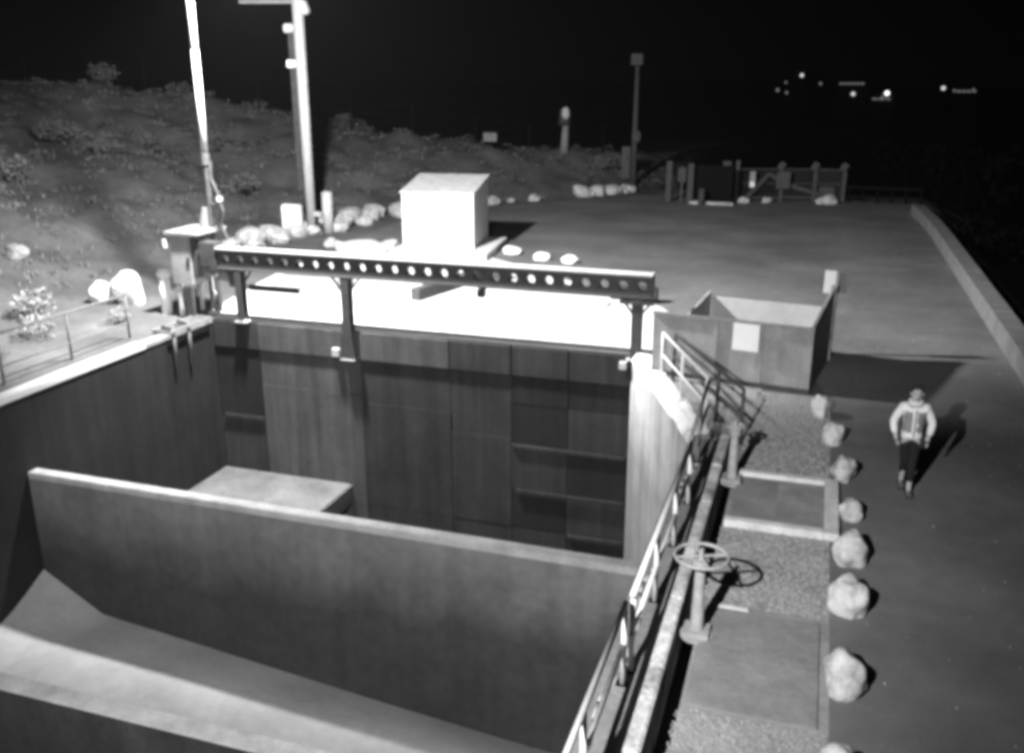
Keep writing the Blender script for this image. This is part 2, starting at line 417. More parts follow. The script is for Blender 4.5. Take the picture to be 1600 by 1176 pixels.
# ------------------------------------------------------------------ perforated gantry beam over the back wall
t = thing('gantry_beam', 'long perforated steel beam on three posts spanning the back of the basin', 'gantry', (-9.8, 22.1, 0))
bx0, bx1, zb, zt, yb = -15.97, -3.68, 1.57, 2.08, 22.1
bm = B(); nh = 26; pw = (bx1 - bx0) / nh
for yy in (yb - .09, yb + .09):
    for i in range(nh):
        x0 = bx0 + i * pw; x1 = x0 + pw; cx = (x0 + x1) / 2; cz = (zb + zt) / 2 - .01
        out = [(x0, zb), (cx, zb), (x1, zb), (x1, cz), (x1, zt), (cx, zt), (x0, zt), (x0, cz)]
        inn = [(cx - .08, cz - .10), (cx, cz - .12), (cx + .08, cz - .10), (cx + .125, cz), (cx + .08, cz + .10), (cx, cz + .12), (cx - .08, cz + .10), (cx - .125, cz)]
        vo = [bm.verts.new((x, yy, z)) for x, z in out]; vi = [bm.verts.new((x, yy, z)) for x, z in inn]
        for k in range(8): bm.faces.new((vo[k], vo[(k + 1) % 8], vi[(k + 1) % 8], vi[k]))
        if yy < yb: front = vi if i == 0 else front; globals().setdefault('hl', []).append(inn)
for inn in hl:
    f = [bm.verts.new((x, yb - .09, z)) for x, z in inn]; k2 = [bm.verts.new((x, yb + .09, z)) for x, z in inn]
    for k in range(8): bm.faces.new((f[k], f[(k + 1) % 8], k2[(k + 1) % 8], k2[k]))
bmesh.ops.remove_doubles(bm, verts=bm.verts, dist=0.001)
obj('web', bm, 'beam', t)
bm = B(); box(bm, bx0 - .02, bx1 + .02, yb - .17, yb + .17, zt, zt + .05, .005); obj('top_flange', bm, 'galv', t)
bm = B(); box(bm, bx0 - .02, bx1 + .02, yb - .17, yb + .17, zb - .05, zb, .005); obj('bottom_flange', bm, 'beam', t)
bm = B(); box(bm, bx1 + .001, bx1 + .03, yb - .15, yb + .15, zb + .002, zt - .002); obj('end_plate', bm, 'beam', t)
def ipost(x, z0, w, foot):
    bm = B(); zz = zb - .052
    box(bm, x - w, x + w, yb - .16, yb - .135, z0, zz); box(bm, x - w, x + w, yb + .1, yb + .125, z0, zz); box(bm, x - .012, x + .012, yb - .134, yb + .099, z0, zz)
    p = obj('post', bm, 'beam', t)
    bm = B(); box(bm, x - w - .1, x + w + .1, yb - .2, yb + .15, z0 - .04, z0 - .002, .005); q = obj('base_plate', bm, 'galv', p, local=False)
    if foot:                                                         # flared gusset on the wall face
        bm = B(); vs = []
        for y in (yb - .17, yb - .125):
            vs.append([bm.verts.new(c_) for c_ in ((x - w, y, z0 + 1.1), (x + w, y, z0 + 1.1), (x + w + .12, y, z0 + .02), (x - w - .12, y, z0 + .02))])
        bm.faces.new(vs[0]); bm.faces.new(vs[1])
        for k in range(4): bm.faces.new((vs[0][k], vs[0][(k + 1) % 4], vs[1][(k + 1) % 4], vs[1][k]))
        obj('gusset', bm, 'beam', p)
    for s in (-1, 1):
        bm = B(); bar(bm, (x + s * .02, yb - .05, zz - .5), (x + s * .42, yb - .05, zz - .01), .05, .05); obj('knee_brace', bm, 'beam', t)
ipost(-15.35, 0.06, .10, False); ipost(-12.0, -0.75, .12, True); ipost(-4.02, -0.02, .12, False)
bm = B(); box(bm, -12.5, -12.28, 21.95, 22.09, -.72, -.5, .01); obj('wall_bracket', bm, 'galv', t)
bm = B(); box(bm, -4.4, -4.22, 21.9, 22.09, -.3, -.12, .01); obj('wall_bracket', bm, 'galv', t)
bm = B(); box(bm, -8.2, -8.0, 21.98, 22.2, 1.25, 1.468, .01); box(bm, -4.45, -3.6, 21.9, 22.3, 1.38, 1.466, .01); obj('stop_block', bm, 'dark', t)
# hoist trolley at the left end
t = thing('hoist_trolley', 'dark electric hoist trolley hanging at the left end of the perforated beam', 'hoist', (-15.9, 22.3, 1.2))
bm = B(); box(bm, -16.55, -16.02, 21.95, 22.4, 1.55, 2.25, .03); obj('housing', bm, 'dark', t)
bm = B(); cyl(bm, (-16.5, 22.2, 1.3), (-15.7, 22.2, 1.3), .16, seg=16); obj('drum', bm, 'galv_d', t)
bm = B(); box(bm, -15.68, -15.5, 22.0, 22.45, 1.02, 1.44, .02); obj('motor', bm, 'dark', t)
bm = B(); cyl(bm, (-15.2, 22.3, .98), (-13.6, 22.3, .98), .09, seg=10); obj('pipe', bm, 'dark', t)
bm = B(); path(bm, [(-16.2, 22.0, 1.3), (-16.2, 22.0, .9), (-16.12, 22.0, .8), (-16.2, 22.0, .74)], .02); obj('hook', bm, 'galv', t)

# ------------------------------------------------------------------ control cabinet on its stand
t = thing('control_cabinet', 'grey control cabinet on a steel stand at the left rear basin corner', 'cabinet', (-17.1, 22.2, 0))
bm = B(); box(bm, -17.5, -16.83, 21.95, 23.2, 1.0, 2.42, .015); obj('body', bm, 'skip', t)
bm = B(); box(bm, -17.6, -16.5, 21.85, 23.3, 2.425, 2.52, .015); obj('lid', bm, 'skip', t)
bm = B(); box(bm, -16.828, -16.68, 22.0, 22.9, 1.2, 2.35, .01); obj('side_box', bm, 'dark', t)
bm = B(); box(bm, -16.96, -16.86, 21.92, 21.948, 1.55, 1.8, .005); obj('handle', bm, 'dark', t)
for x, y in ((-17.38, 22.05), (-17.0, 22.05), (-17.38, 23.0), (-17.0, 23.0)):
    bm = B(); box(bm, x - .05, x + .05, y - .05, y + .05, 0.0, .998, .005); obj('leg', bm, 'dark' if x > -17.2 else 'galv', t)
bm = B(); box(bm, -17.05, -16.8, 21.8, 21.94, 0.05, .99, .01); obj('cable_duct', bm, 'dark', t)
bm = B(); cyl(bm, (-17.62, 21.9, 2.05), (-17.62, 21.9, 2.3), .07); obj('knob', bm, 'galv', t)
# small grating deck under it
t = thing('grating_deck', 'small steel grating deck under the control cabinet', 'grating', (-16.4, 21, 0))
bm = B(); box(bm, -16.9, -16.3, 20.1, 20.14, .06, .14); box(bm, -16.9, -16.3, 21.86, 21.9, .06, .14)
box(bm, -16.9, -16.86, 20.14, 21.86, .06, .14); box(bm, -16.34, -16.3, 20.14, 21.86, .06, .14); obj('frame', bm, 'galv_d', t)
for k in range(12):
    bm = B(); y = 20.25 + k * .14; box(bm, -16.86, -16.34, y, y + .03, .07, .12); obj('bar', bm, 'galv_d', t)
for q, (y, zt2) in enumerate(((20.3, -.25), (20.95, -.3))):
    bm = B(); path(bm, [(-16.72, y, .2), (-16.38, y, .2), (-16.38, y, zt2 - .7)], .05, 10)
    tag(obj('drain_pipe', bm, 'dull', smooth=True, loc=(-16.4, y, 0)), ['pale bent pipe over the left basin wall, nearer the camera', 'bent pipe over the left basin wall, nearer the control cabinet'][q], 'pipe', 'pipes bent over the left wall')
# ------------------------------------------------------------------ slender lamp pole, left
t = thing('lamp_pole', 'slender pale lamp pole rising beside the control cabinet, lit brightest at its top', 'lamp pole', (-16.1, 22.4, 0))
PX0, PY0 = -16.70, 22.9
bm = B(); cyl(bm, (PX0, PY0, 4.6), (PX0, PY0, 7.4), .10, .095, 14); cyl(bm, (PX0, PY0, 7.4), (PX0, PY0, 11.3), .105, .085, 14); obj('upper_tube', bm, 'galv', t, smooth=True)
bm = B(); cyl(bm, (PX0, PY0, 0.05), (PX0, PY0, 4.6), .085, .085, 12); cyl(bm, (PX0, PY0, 4.3), (PX0, PY0, 4.62), .13, .12, 12); obj('lower_tube', bm, 'dark', t)
bm = B(); path(bm, [(PX0 + .14, PY0, 4.4), (PX0 + .12, PY0, 3.9), (PX0 + .3, PY0, 3.5), (PX0 + .42, PY0, 3.0), (PX0 + .3, PY0, 2.6), (PX0 + .5, PY0, 2.2)], .05); obj('cable', bm, 'dark', t)
bm = B(); cyl(bm, (PX0 - .2, PY0 - .1, 2.5), (PX0 - .12, PY0 - .1, 3.1), .17, .08, 10); obj('cone_cap', bm, 'dull', t)
bm = B(); path(bm, [(PX0, PY0, 10.9), (FLOOD.x + .0, FLOOD.y + .3, 10.75), (FLOOD.x, FLOOD.y, 10.6)], .05); obj('arm', bm, 'galv', t)
bm = B(); box(bm, FLOOD.x - .3, FLOOD.x + .3, FLOOD.y - .15, FLOOD.y + .15, 10.42, 10.6, .02); h = obj('lamp_head', bm, 'galv', t)
bm = B(); box(bm, FLOOD.x - .26, FLOOD.x + .26, FLOOD.y - .11, FLOOD.y + .11, 10.40, 10.418); obj('lamp_glass', bm, 'flood', h)
t = thing('marker_lamp', 'small round bright white marker lamp beside the dark foot of the pole', 'lamp', (PX0 + .45, PY0 - .05, 3.3))
bm = B(); bmesh.ops.create_uvsphere(bm, u_segments=16, v_segments=10, radius=.10); bm.transform(Matrix.Translation((PX0 + .52, PY0 - .25, 3.39))); obj('globe', bm, 'lamp', t, smooth=True)
bm = B(); cyl(bm, (PX0, PY0, 3.2), (PX0 + .52, PY0 - .25, 3.22), .03); cyl(bm, (PX0 + .52, PY0 - .25, 3.2), (PX0 + .52, PY0 - .25, 3.3), .05); obj('bracket', bm, 'dark', t)

# ------------------------------------------------------------------ big mast
MX, MY = -21.62, 36.9
t = thing('floodlight_mast', 'thick tall floodlight mast glowing white against the black sky', 'mast', (MX, MY, 0))
bm = B(); cyl(bm, (MX, MY, 0), (MX, MY, 10.6), .21, .24, 18); obj('pole', bm, 'galv', t, smooth=True)
bm = B(); box(bm, MX - .56, MX - .26, MY - .02, MY + .2, 1.9, 8.8, .02); obj('cable_ladder', bm, 'dark', t)
bm = B(); box(bm, MX - .6, MX - .21, MY - .22, MY - .04, 7.1, 7.4, .03); obj('clamp', bm, 'white', t)
bm = B(); box(bm, MX - .66, MX - .2, MY - .22, MY - .04, 8.5, 8.85, .05); obj('clamp', bm, 'galv', t)
bm = B(); bar(bm, (MX - 2.8, MY, 9.78), (MX, MY, 9.72), .12, .16); obj('crossarm', bm, 'galv_d', t)
bm = B(); box(bm, MX + .22, MX + .5, MY - .2, MY + .1, 9.2, 9.75, .05, rot=Matrix.Rotation(-.35, 3, 'Y')); obj('bracket', bm, 'galv', t)
bm = B(); cyl(bm, (MX, MY, 0), (MX, MY, .1), .4, .4, 18); obj('base_flange', bm, 'galv_d', t)
t = thing('junction_box', 'bright white junction box on a post at the foot of the tall mast', 'box', (MX - .5, MY - .9, 0))
bm = B(); box(bm, MX - .85, MX + .02, MY - 1.1, MY - .75, .35, 1.4, .05); obj('housing', bm, 'white', t)
bm = B(); box(bm, MX - .5, MX - .35, MY - 1.0, MY - .85, 0, .35); obj('leg', bm, 'galv_d', t)
t = thing('vent_pipe', 'stout pale vent pipe with rounded cap right of the tall mast', 'pipe', (MX + .55, MY + .4, 0))
bm = B(); cyl(bm, (MX + .62, MY + .4, 0), (MX + .62, MY + .4, 1.75), .24, .24, 16); obj('tube', bm, 'galv', t, smooth=True)
bm = B(); bmesh.ops.create_uvsphere(bm, u_segments=16, v_segments=8, radius=.26); bm.transform(Matrix.Translation((MX + .62, MY + .4, 1.75)) @ Matrix.Diagonal((1, 1, .5, 1))); obj('cap', bm, 'galv', t, smooth=True)
bm = B(); box(bm, MX + .1, MX + .5, MY - .1, MY + .1, .8, 1.0); obj('branch', bm, 'galv', t)

# ------------------------------------------------------------------ things lying on the platform
bm = B(); bar(bm, (-11.7, 25.9, .24), (-10.9, 29.6, .24), .34, .38)
box(bm, -11.1, -9.9, 29.7, 30.1, .06, .36)
tag(obj('steel_channel', bm, 'beam', loc=(-11.3, 28, 0)), 'dark angled steel channel lying on the white platform', 'channel')
t = thing('access_hatch', 'low rectangular access hatch on the left half of the white platform', 'hatch', (-16, 26.9, 0))
bm = B(); box(bm, -17.0, -14.6, 26.2, 27.5, .05, .30, .02); obj('frame', bm, 'coping', t)
bm = B(); box(bm, -16.9, -15.82, 26.28, 27.42, .302, .36, .01); obj('lid', bm, 'skip', t)
bm = B(); box(bm, -15.78, -14.7, 26.28, 27.42, .302, .36, .01); obj('lid', bm, 'skip', t)
t = thing('floor_grate', 'pale slotted floor grate on the right half of the platform', 'grate', (-7, 27.2, .05))
bm = B(); box(bm, -8.3, -5.8, 26.9, 27.5, .052, .08); obj('frame', bm, 'skip', t)
for k in range(16):
    bm = B(); x = -8.2 + k * .15; box(bm, x, x + .08, 26.97, 27.43, .081, .10); obj('slat', bm, 'slab', t)
bm = B(); box(bm, -6.0, -4.5, 28.0, 28.25, .05, .5, .03)
tag(obj('rubber_buffer', bm, 'dark', loc=(-5.2, 28.1, 0)), 'dark low buffer block behind the right end of the perforated beam', 'block')
bm = B(); box(bm, -15.9, -11.9, 29.4, 29.75, .05, .62, .02)
tag(obj('low_wall', bm, 'coping', loc=(-14, 29.6, 0)), 'low pale upstand wall running across the platform behind the hatch', 'wall')

# ------------------------------------------------------------------ open-top container with sign
CA = math.atan2(20.42 - 20.86, .14 + 3.02)
t = thing('open_container', 'open-topped grey steel container beside the platform with white plate on its front', 'container', (0.14, 20.42, 0), rz=CA)
L_ = 3.6; D_ = 3.0
def cont(name, m, bm, parent=None): return obj(name, bm, m, parent or t, local=True)
bm = B(); box(bm, -L_, -0.062, 0, .06, 0.06, 1.48); f = cont('front_panel', 'skip', bm)
bm = B(); box(bm, -L_, 0.02, -.07, -.002, 1.44, 1.52, .01); cont('top_rail', 'galv_d', bm)
bm = B(); box(bm, -L_, 0.02, -.05, -.002, 0.0, 0.12, .01); cont('bottom_rail', 'dark', bm)
bm = B()
vs = []
for x in (-.06, 0.0):
    vs.append([bm.verts.new(c_) for c_ in ((x, -.001, 0.0), (x, D_ + .1, 0.0), (x, D_ + .1, 1.84), (x, D_ - .25, 1.84), (x, -.001, 1.52))])
bm.faces.new(vs[0]); bm.faces.new(vs[1])
for k in range(5): bm.faces.new((vs[0][k], vs[0][(k + 1) % 5], vs[1][(k + 1) % 5], vs[1][k]))
cont('side_panel', 'skip', bm)
bm = B(); box(bm, -.10, .04, D_ - .12, D_ + .12, 0, 1.86, .01); cont('corner_post', 'skip', bm)
bm = B(); box(bm, -L_ + .6, -0.11, D_, D_ + .06, 0.0, 1.30); cont('back_panel', 'floor', bm)
bm = B(); vs = []
for x in (-L_ + .5, -L_ + .56):
    vs.append([bm.verts.new(c_) for c_ in ((x, 1.0, 0.0), (x, D_ + .05, 0.0), (x, D_ + .05, 1.42), (x, 1.0, 1.25))])
bm.faces.new(vs[0]); bm.faces.new(vs[1])
for k in range(4): bm.faces.new((vs[0][k], vs[0][(k + 1) % 4], vs[1][(k + 1) % 4], vs[1][k]))
cont('side_panel', 'skip', bm)
bm = B(); box(bm, -L_ + .56, -.061, .061, D_ - .001, .1, .16); cont('floor_plate', 'galv_d', bm)
for x in (-2.1, -1.08):
    bm = B(); box(bm, x - .03, x + .03, -.045, -.002, .125, 1.435, .005); cont('rib', 'skip', bm)
bm = B(); box(bm, -1.72, -1.14, -.085, -.072, .84, 1.46, .004); s = cont('sign_plate', 'sign', bm); s['label'] = 'blank white square plate hung on the front'
# sign post behind container
t = thing('sign_post', 'post with pale double sign plates behind the right corner of the container', 'sign', (0.5, 23.9, 0))
bm = B(); cyl(bm, (.49, 23.9, 0), (.49, 23.9, 2.1), .06, seg=10); obj('post', bm, 'galv_d', t)
bm = B(); box(bm, .28, .55, 23.80, 23.83, 1.58, 2.14, .005); obj('sign_plate', bm, 'signg', t)
bm = B(); box(bm, .56, .84, 23.83, 23.86, 1.6, 2.12, .005, rot=Matrix.Rotation(.5, 3, 'Z')); obj('sign_plate', bm, 'skip', t)

# ------------------------------------------------------------------ railings
def railing(label, pts, posts, z1=1.1, zm=.58, m='rail', base=.06, r=.034, mids=1, grp=None):
    t = thing('railing', label, 'railing', (pts[0][0], pts[0][1], 0), grp)
    bm = B(); path(bm, [(x, y, z1) for x, y in pts], r, 10); obj('top_rail', bm, m, t, smooth=True)
    bm = B(); path(bm, [(x, y, zm) for x, y in pts], r * .9, 10); obj('mid_rail', bm, m, t, smooth=True)
    for x, y in posts:
        bm = B(); cyl(bm, (x, y, base), (x, y, z1), r * 1.05, seg=10); p = obj('post', bm, m, t, smooth=True)
        bm = B(); box(bm, x - .07, x + .07, y - .07, y + .07, base - .0, base + .015); obj('base_plate', bm, m, p)
    return t
railing('pale two-bar railing section nearest the camera on the right basin wall', [(-1.62, 3.2), (-1.62, 8.95)], [(-1.62, 3.4), (-1.62, 5.2), (-1.62, 7.05), (-1.62, 8.93)])
railing('pale two-bar railing section on the right basin wall behind the valve wheel', [(-1.58, 9.12), (-1.58, 13.95)], [(-1.58, 9.2), (-1.58, 10.8), (-1.58, 12.4), (-1.58, 13.9)])
railing('short railing link between the long railing and the oblique wing wall', [(-1.62, 14.1), (-1.70, 17.3)], [(-1.62, 14.2), (-1.66, 15.7)], m='galv_d')
railing('bright railing following the oblique wing wall', [(-1.75, 17.45), (-3.12, 20.55)], [(-1.75, 17.45), (-2.45, 19.05), (-3.12, 20.55)])
railing('dark railing between the oblique wing wall and the container', [(-1.02, 16.95), (-2.85, 20.5)], [(-1.02, 16.95), (-1.6, 18.1), (-2.85, 20.5)], m='dark', base=.02, r=.035)
railing('weathered railing along the grass outside the left basin wall', [(-17.2, 5.0), (-17.2, 19.6)], [(-17.2, 5.0 + k * 2.08) for k in range(8)], z1=1.2, zm=.45, m='dull', base=0.0, r=.03)
# hose lying along the right wall top
bm = B(); pts = []
for k in range(40):
    y = 4 + k * .3; pts.append((-1.72 + .06 * math.sin(y * 2.1) + .03 * math.sin(y * 5), y, .085))
path(bm, pts, .022, 6); tag(obj('cable', bm, 'galv', smooth=True, loc=(-1.7, 8, 0)), 'pale cable lying along the top of the right basin wall', 'cable')
# ------------------------------------------------------------------ handwheel stands
def valve(label, x, y, h, R):
    t = thing('valve_stand', label, 'valve', (x, y, 0), 'handwheel valve stands in the gravel strip')
    bm = B(); cyl(bm, (x, y, 0.01), (x, y, .05), .2, .2, 16); box(bm, x - .16, x + .16, y - .16, y + .16, .05, .12, .01); obj('base', bm, 'valve', t)
    bm = B(); cyl(bm, (x, y, .12), (x, y, h - .16), .085, .06, 14); cyl(bm, (x, y, h - .16), (x, y, h - .05), .1, .1, 14); obj('pedestal', bm, 'valve', t, smooth=False)
    bm = B(); cyl(bm, (x, y, h - .05), (x, y, h + .1), .025, .025, 10); obj('spindle', bm, 'valve', t)
    bm = B(); torus(bm, (x, y, h), R, .022, 32, 8); w = obj('handwheel', bm, 'valve', t, smooth=True)
    for k in range(4):
        a = k * PI / 2 + .4; bm = B(); cyl(bm, (x + .03 * math.cos(a), y + .03 * math.sin(a), h), (x + (R - .01) * math.cos(a), y + (R - .01) * math.sin(a), h), .016, seg=8); obj('spoke', bm, 'valve', w)
valve('valve stand with large flat handwheel in front of the gravel by the railing', -.96, 10.25, 1.12, .32)
valve('valve stand with small handwheel standing at the corner of the rimmed pad', -1.0, 15.1, 1.05, .14)
# ------------------------------------------------------------------ pads in the gravel strip
t = thing('rimmed_pad', 'rectangular concrete pad with raised pale rim in the gravel strip', 'pad', (0, 14.5, 0))
bm = B(); box(bm, -.9, .52, 13.55, 15.35, .0, .05); obj('slab', bm, 'pad', t)
bm = B(); box(bm, -.22, .52, 13.56, 15.34, .052, .058); obj('cover_plate', bm, 'skip', t)
for x0, x1, y0, y1 in ((-.95, .52, 15.352, 15.5), (-.95, .52, 13.38, 13.548), (.524, .74, 13.38, 15.5)):
    bm = B(); box(bm, x0, x1, y0, y1, 0, .13, .012); obj('rim', bm, 'rim', t)
t = thing('concrete_pad', 'flat grey concrete pad between the two nearest gravel beds', 'pad', (-.2, 9.9, 0))
bm = B(); box(bm, -.92, .5, 8.85, 10.95, 0, .045, .008); obj('slab', bm, 'pad', t)
bm = B(); box(bm, -.80, -.38, 10.953, 11.03, 0, .06, .01); obj('rim', bm, 'rim', t)
# pebbles
def pebbles(name, rects, n, smin, smax, m, z=.012, seed=1):
    rnd = random.Random(seed); bm = B()
    areas = [(r[1] - r[0]) * (r[3] - r[2]) for r in rects]
    V, Fc = [], []
    base = [(1, 0, 0), (-1, 0, 0), (0, 1, 0), (0, -1, 0), (0, 0, 1), (0, 0, -1), (.6, .6, .5), (-.6, -.5, .6), (.5, -.6, -.5)]
    faces = [(0, 2, 4), (2, 1, 4), (1, 3, 4), (3, 0, 4), (2, 0, 5), (1, 2, 5), (3, 1, 5), (0, 3, 5)]
    for k in range(n):
        r = rnd.choices(rects, areas)[0]; x = rnd.uniform(r[0], r[1]); y = rnd.uniform(r[2], r[3]); s = rnd.uniform(smin, smax)
        rot = Euler((rnd.random() * 6, rnd.random() * 6, rnd.random() * 6)).to_matrix(); o = len(V)
        sc = Vector((s, s * rnd.uniform(.6, 1), s * rnd.uniform(.4, .8)))
        for q in base[:6]:
            p = rot @ Vector((q[0] * sc.x, q[1] * sc.y, q[2] * sc.z)); V.append((x + p.x, y + p.y, z + p.z))
        Fc += [(a + o, b_ + o, c_ + o) for a, b_, c_ in faces]
    me = bpy.data.meshes.new(name); me.from_pydata(V, [], Fc); me.materials.append(M[m])
    o = bpy.data.objects.new(name, me); COL.objects.link(o); return tag(o, kind='stuff')
o = pebbles('gravel', [(-.98, .6, 3.2, 8.8), (-.98, .6, 11.1, 13.4), (-.95, .6, 15.5, 20.2)], 12000, .014, .036, 'pebble', seed=4)
tag(o, 'loose grey gravel filling the strip between basin wall and boulders', 'gravel')
o = pebbles('loose_stones', [(1.0, 5.2, 3, 30), (-2, 5, 24, 50)], 500, .008, .025, 'pebble', seed=9)
tag(o, 'scattered small stones on the dark road', 'stones')
# ------------------------------------------------------------------ boulders along the road
BL = [(.43, 19.15, .34, .26, .36, 'pale wedge-shaped boulder nearest the container, first in the roadside row', 11),
      (.68, 17.6, .30, .28, .34, 'slanting pale boulder second from the container in the roadside row', 12),
      (.84, 15.9, .33, .28, .34, 'heart-shaped boulder in the roadside row next to the far rim of the rimmed pad', 13),
      (.92, 14.3, .27, .22, .27, 'smallest boulder in the roadside row, beside the rimmed pad', 14),
      (.90, 12.85, .37, .32, .38, 'boulder with two humps in the roadside row just nearer than the rimmed pad', 15),
      (.82, 11.45, .33, .30, .40, 'large rounded white boulder level with the large handwheel', 16),
      (.76, 9.75, .30, .36, .34, 'tall two-faced boulder beside the flat concrete pad', 17),
      (.70, 8.15, .26, .26, .30, 'boulder at the bottom edge of the picture, nearest the camera in the row', 18)]
for x, y, a, b_, c_, lab, sd in BL:
    k_ = .78 if sd < 16 else .84
    bm = rock_bm(a * k_, b_ * k_, c_ * k_ * 1.05, sd, 4, 0.7, [3, 4, 3, 3, 4, 1, 4, 3][sd - 11])
    bm.transform(Matrix.Translation((x, y, c_ * .4)) @ Matrix.Rotation(sd * 1.3, 4, 'Z'))
    tag(obj('boulder', bm, 'rock_pale' if sd in (11, 12, 16) else 'rock', smooth=True, loc=(x, y, 0)), lab, 'boulder', 'boulders lining the road')
# embankment stones behind the platform
rnd = random.Random(21)
ORD = 'first second third fourth fifth sixth seventh eighth ninth tenth eleventh twelfth thirteenth fourteenth fifteenth sixteenth seventeenth eighteenth nineteenth twentieth'.split()
def stones(pts, lab, grp, m='rock', name='rock', smin=.35, smax=.6):
    meshes = []
    for k in range(4):
        bm = rock_bm(1, .8, .6, 40 + k, 3, .5); me = bpy.data.meshes.new(name); bm.to_mesh(me); bm.free(); me.materials.append(M[m]); meshes.append(me)
    for i_, (x, y) in enumerate(pts):
        o = bpy.data.objects.new(name, rnd.choice(meshes)); COL.objects.link(o); s = rnd.uniform(smin, smax)
        o.location = (x, y, hgt(x, y, False) + s * .3); o.scale = (s, s, s); o.rotation_euler = (rnd.uniform(-.3, .3), rnd.uniform(-.3, .3), rnd.uniform(0, 6)); tag(o, lab % ORD[i_], 'rock', grp)
row = []
for k in range(20):
    u = k / 19; x = -22.4 + 1.6 * u + rnd.uniform(-.8, .8); y = 32.5 + 11 * u + rnd.uniform(-.2, .2); row.append((x, y))
stones(row, 'rough rock, %s counted from the beam end of the embankment row behind the mast foot', 'embankment rocks behind the platform', 'rock', smin=.4, smax=.85)
stones([(-19.6 + k * .65 + rnd.uniform(-.2, .2), 34.3 + rnd.uniform(-.5, .4)) for k in range(6)], 'rough rock left of the white cabin, %s from the mast side', 'rocks left of the cabin', smin=.25, smax=.45)
stones([(-17.4, 49.2), (-16.6, 50.3), (-15.6, 51.5)], 'rock at the foot of the slope beyond the cabin, %s counted from the cabin', 'rocks at the slope foot', smin=.3, smax=.5)
stones([(-13.6 + k * .32 + rnd.uniform(-.2, .2), 54.4 + k * .45) for k in range(8)], 'pale rock in the heap by the thin pole, %s counted from the left', 'rock heap by the thin pole', 'rock_pale', smin=.4, smax=.75)
for x, y, s, lab in ((-11.46, 34.9, .42, 'white stone right beside the cabin plinth'), (-9.98, 34.0, .36, 'white stone in the middle of the three beyond the beam'), (-8.77, 33.7, .36, 'white stone rightmost of the three beyond the beam')):
    bm = rock_bm(s, s * .7, s * .55, int(s * 100) + int(x), 3, .4); bm.transform(Matrix.Translation((x, y, s * .3)))
    tag(obj('white_stone', bm, 'white', smooth=False, loc=(x, y, 0)), lab, 'stone', 'white marker stones')
for x, y, s, lab in ((-20.0, 23.0, .62, 'large white rock on the grass left of the control cabinet'), (-20.9, 22.8, .42, 'smaller white rock against the large one left of the control cabinet')):
    bm = rock_bm(s, s * .8, s, int(s * 10), 3, .5); bm.transform(Matrix.Translation((x, y, hgt(x, y, False) + s * .6)))
    tag(obj('white_rock', bm, 'rock_pale', loc=(x, y, 0)), lab, 'rock', 'white rocks by the cabinet')
t = thing('bollard', 'pale round-topped bollard left of the control cabinet stand', 'bollard', (-18.0, 22.3, 0))
bm = B(); cyl(bm, (-18.1, 22.3, 0), (-18.1, 22.3, 1.15), .16, .16, 14); obj('post', bm, 'white', t, smooth=True)
bm = B(); bmesh.ops.create_uvsphere(bm, u_segments=14, v_segments=8, radius=.2); bm.transform(Matrix.Translation((-18.1, 22.3, 1.2))); obj('cap', bm, 'white', t, smooth=True)
for x, y, s, lab in ((-25.3, 24.0, .55, 'pale rock at the left picture edge, upper of three'), (-25.0, 21.3, .5, 'pale rock at the left picture edge, middle of three'), (-20.6, 17.9, .6, 'pale elongated rock at the left picture edge, lowest of three')):
    bm = rock_bm(s * .9, s * .7, s * .6, int(-x) + 3, 3, .5); bm.transform(Matrix.Translation((x, y, hgt(x, y) + s * .2)))
    tag(obj('pale_rock', bm, 'pad', loc=(x, y, 0)), lab, 'rock', 'rocks in the grass at the left edge')

# ------------------------------------------------------------------ kerb wall on the right of the road
t = thing('kerb_wall', 'low pale concrete kerb wall along the right edge of the road', 'kerb', (5.4, 30, 0))
kp = [(5.3, -6), (5.3, 40), (5.45, 46), (5.75, 51.5)]
for k in range(29):
    y0 = -6 + k * 2.0; cv = lambda y_: 4.78 - max(0, y_ - 43) ** 2 * .004; xx, x2 = cv(y0), cv(y0 + 2)
    bm = B(); prism(bm, [(xx, y0), (xx + .58, y0), (x2 + .58, y0 + 1.98), (x2, y0 + 1.98)], -.3, .52 + rnd.uniform(-.01, .01)); bmesh.ops.bevel(bm, geom=list(bm.edges), offset=.03, segments=1, affect='EDGES'); obj('kerb_block', bm, 'kerb', t)
# ------------------------------------------------------------------ far gate and fence
t = thing('entrance_gate', 'far entrance gate with tall posts, diagonal braces and warning plates', 'gate', (-1.8, 55.3, 0))
def gp(x, y, h, w=.09, m='gatem'):
    bm = B(); box(bm, x - w, x + w, y - w, y + w, 0, h, .01); return obj('post', bm, m, t)
for x, y, h in ((-8.25, 53.6, 2.25), (-6.95, 52.9, 2.2), (-4.6, 54.9, 2.3), (-2.2, 55.7, 2.15), (-.4, 56.2, 2.1), (1.15, 56.0, 2.05)): gp(x, y, h, .11 if x > -6 else .16)
def leaf(x0, y0, x1, y1):
    p, q = Vector((x0, y0, 0)), Vector((x1, y1, 0)); Z_ = Vector((0, 0, 1))
    bm = B(); bar(bm, p + Z_ * .2, q + Z_ * .2, .06, .1); bar(bm, p + Z_ * 1.8, q + Z_ * 1.8, .06, .06); bar(bm, p + Z_ * 1.0, q + Z_ * 1.0, .05, .05)
    f = obj('leaf_frame', bm, 'gatem', t)
    n = 22; bm = B()
    for k in range(n + 1):
        s = p.lerp(q, k / n); bar(bm, s + Z_ * .2, s + Z_ * 1.8, .018, .018)
    o = obj('mesh_infill', bm, 'gatem', f); o['kind'] = 'stuff'
leaf(-4.4, 54.9, -2.35, 55.65); leaf(-2.05, 55.7, -.5, 56.1); leaf(-.3, 56.2, 1.0, 56.0)
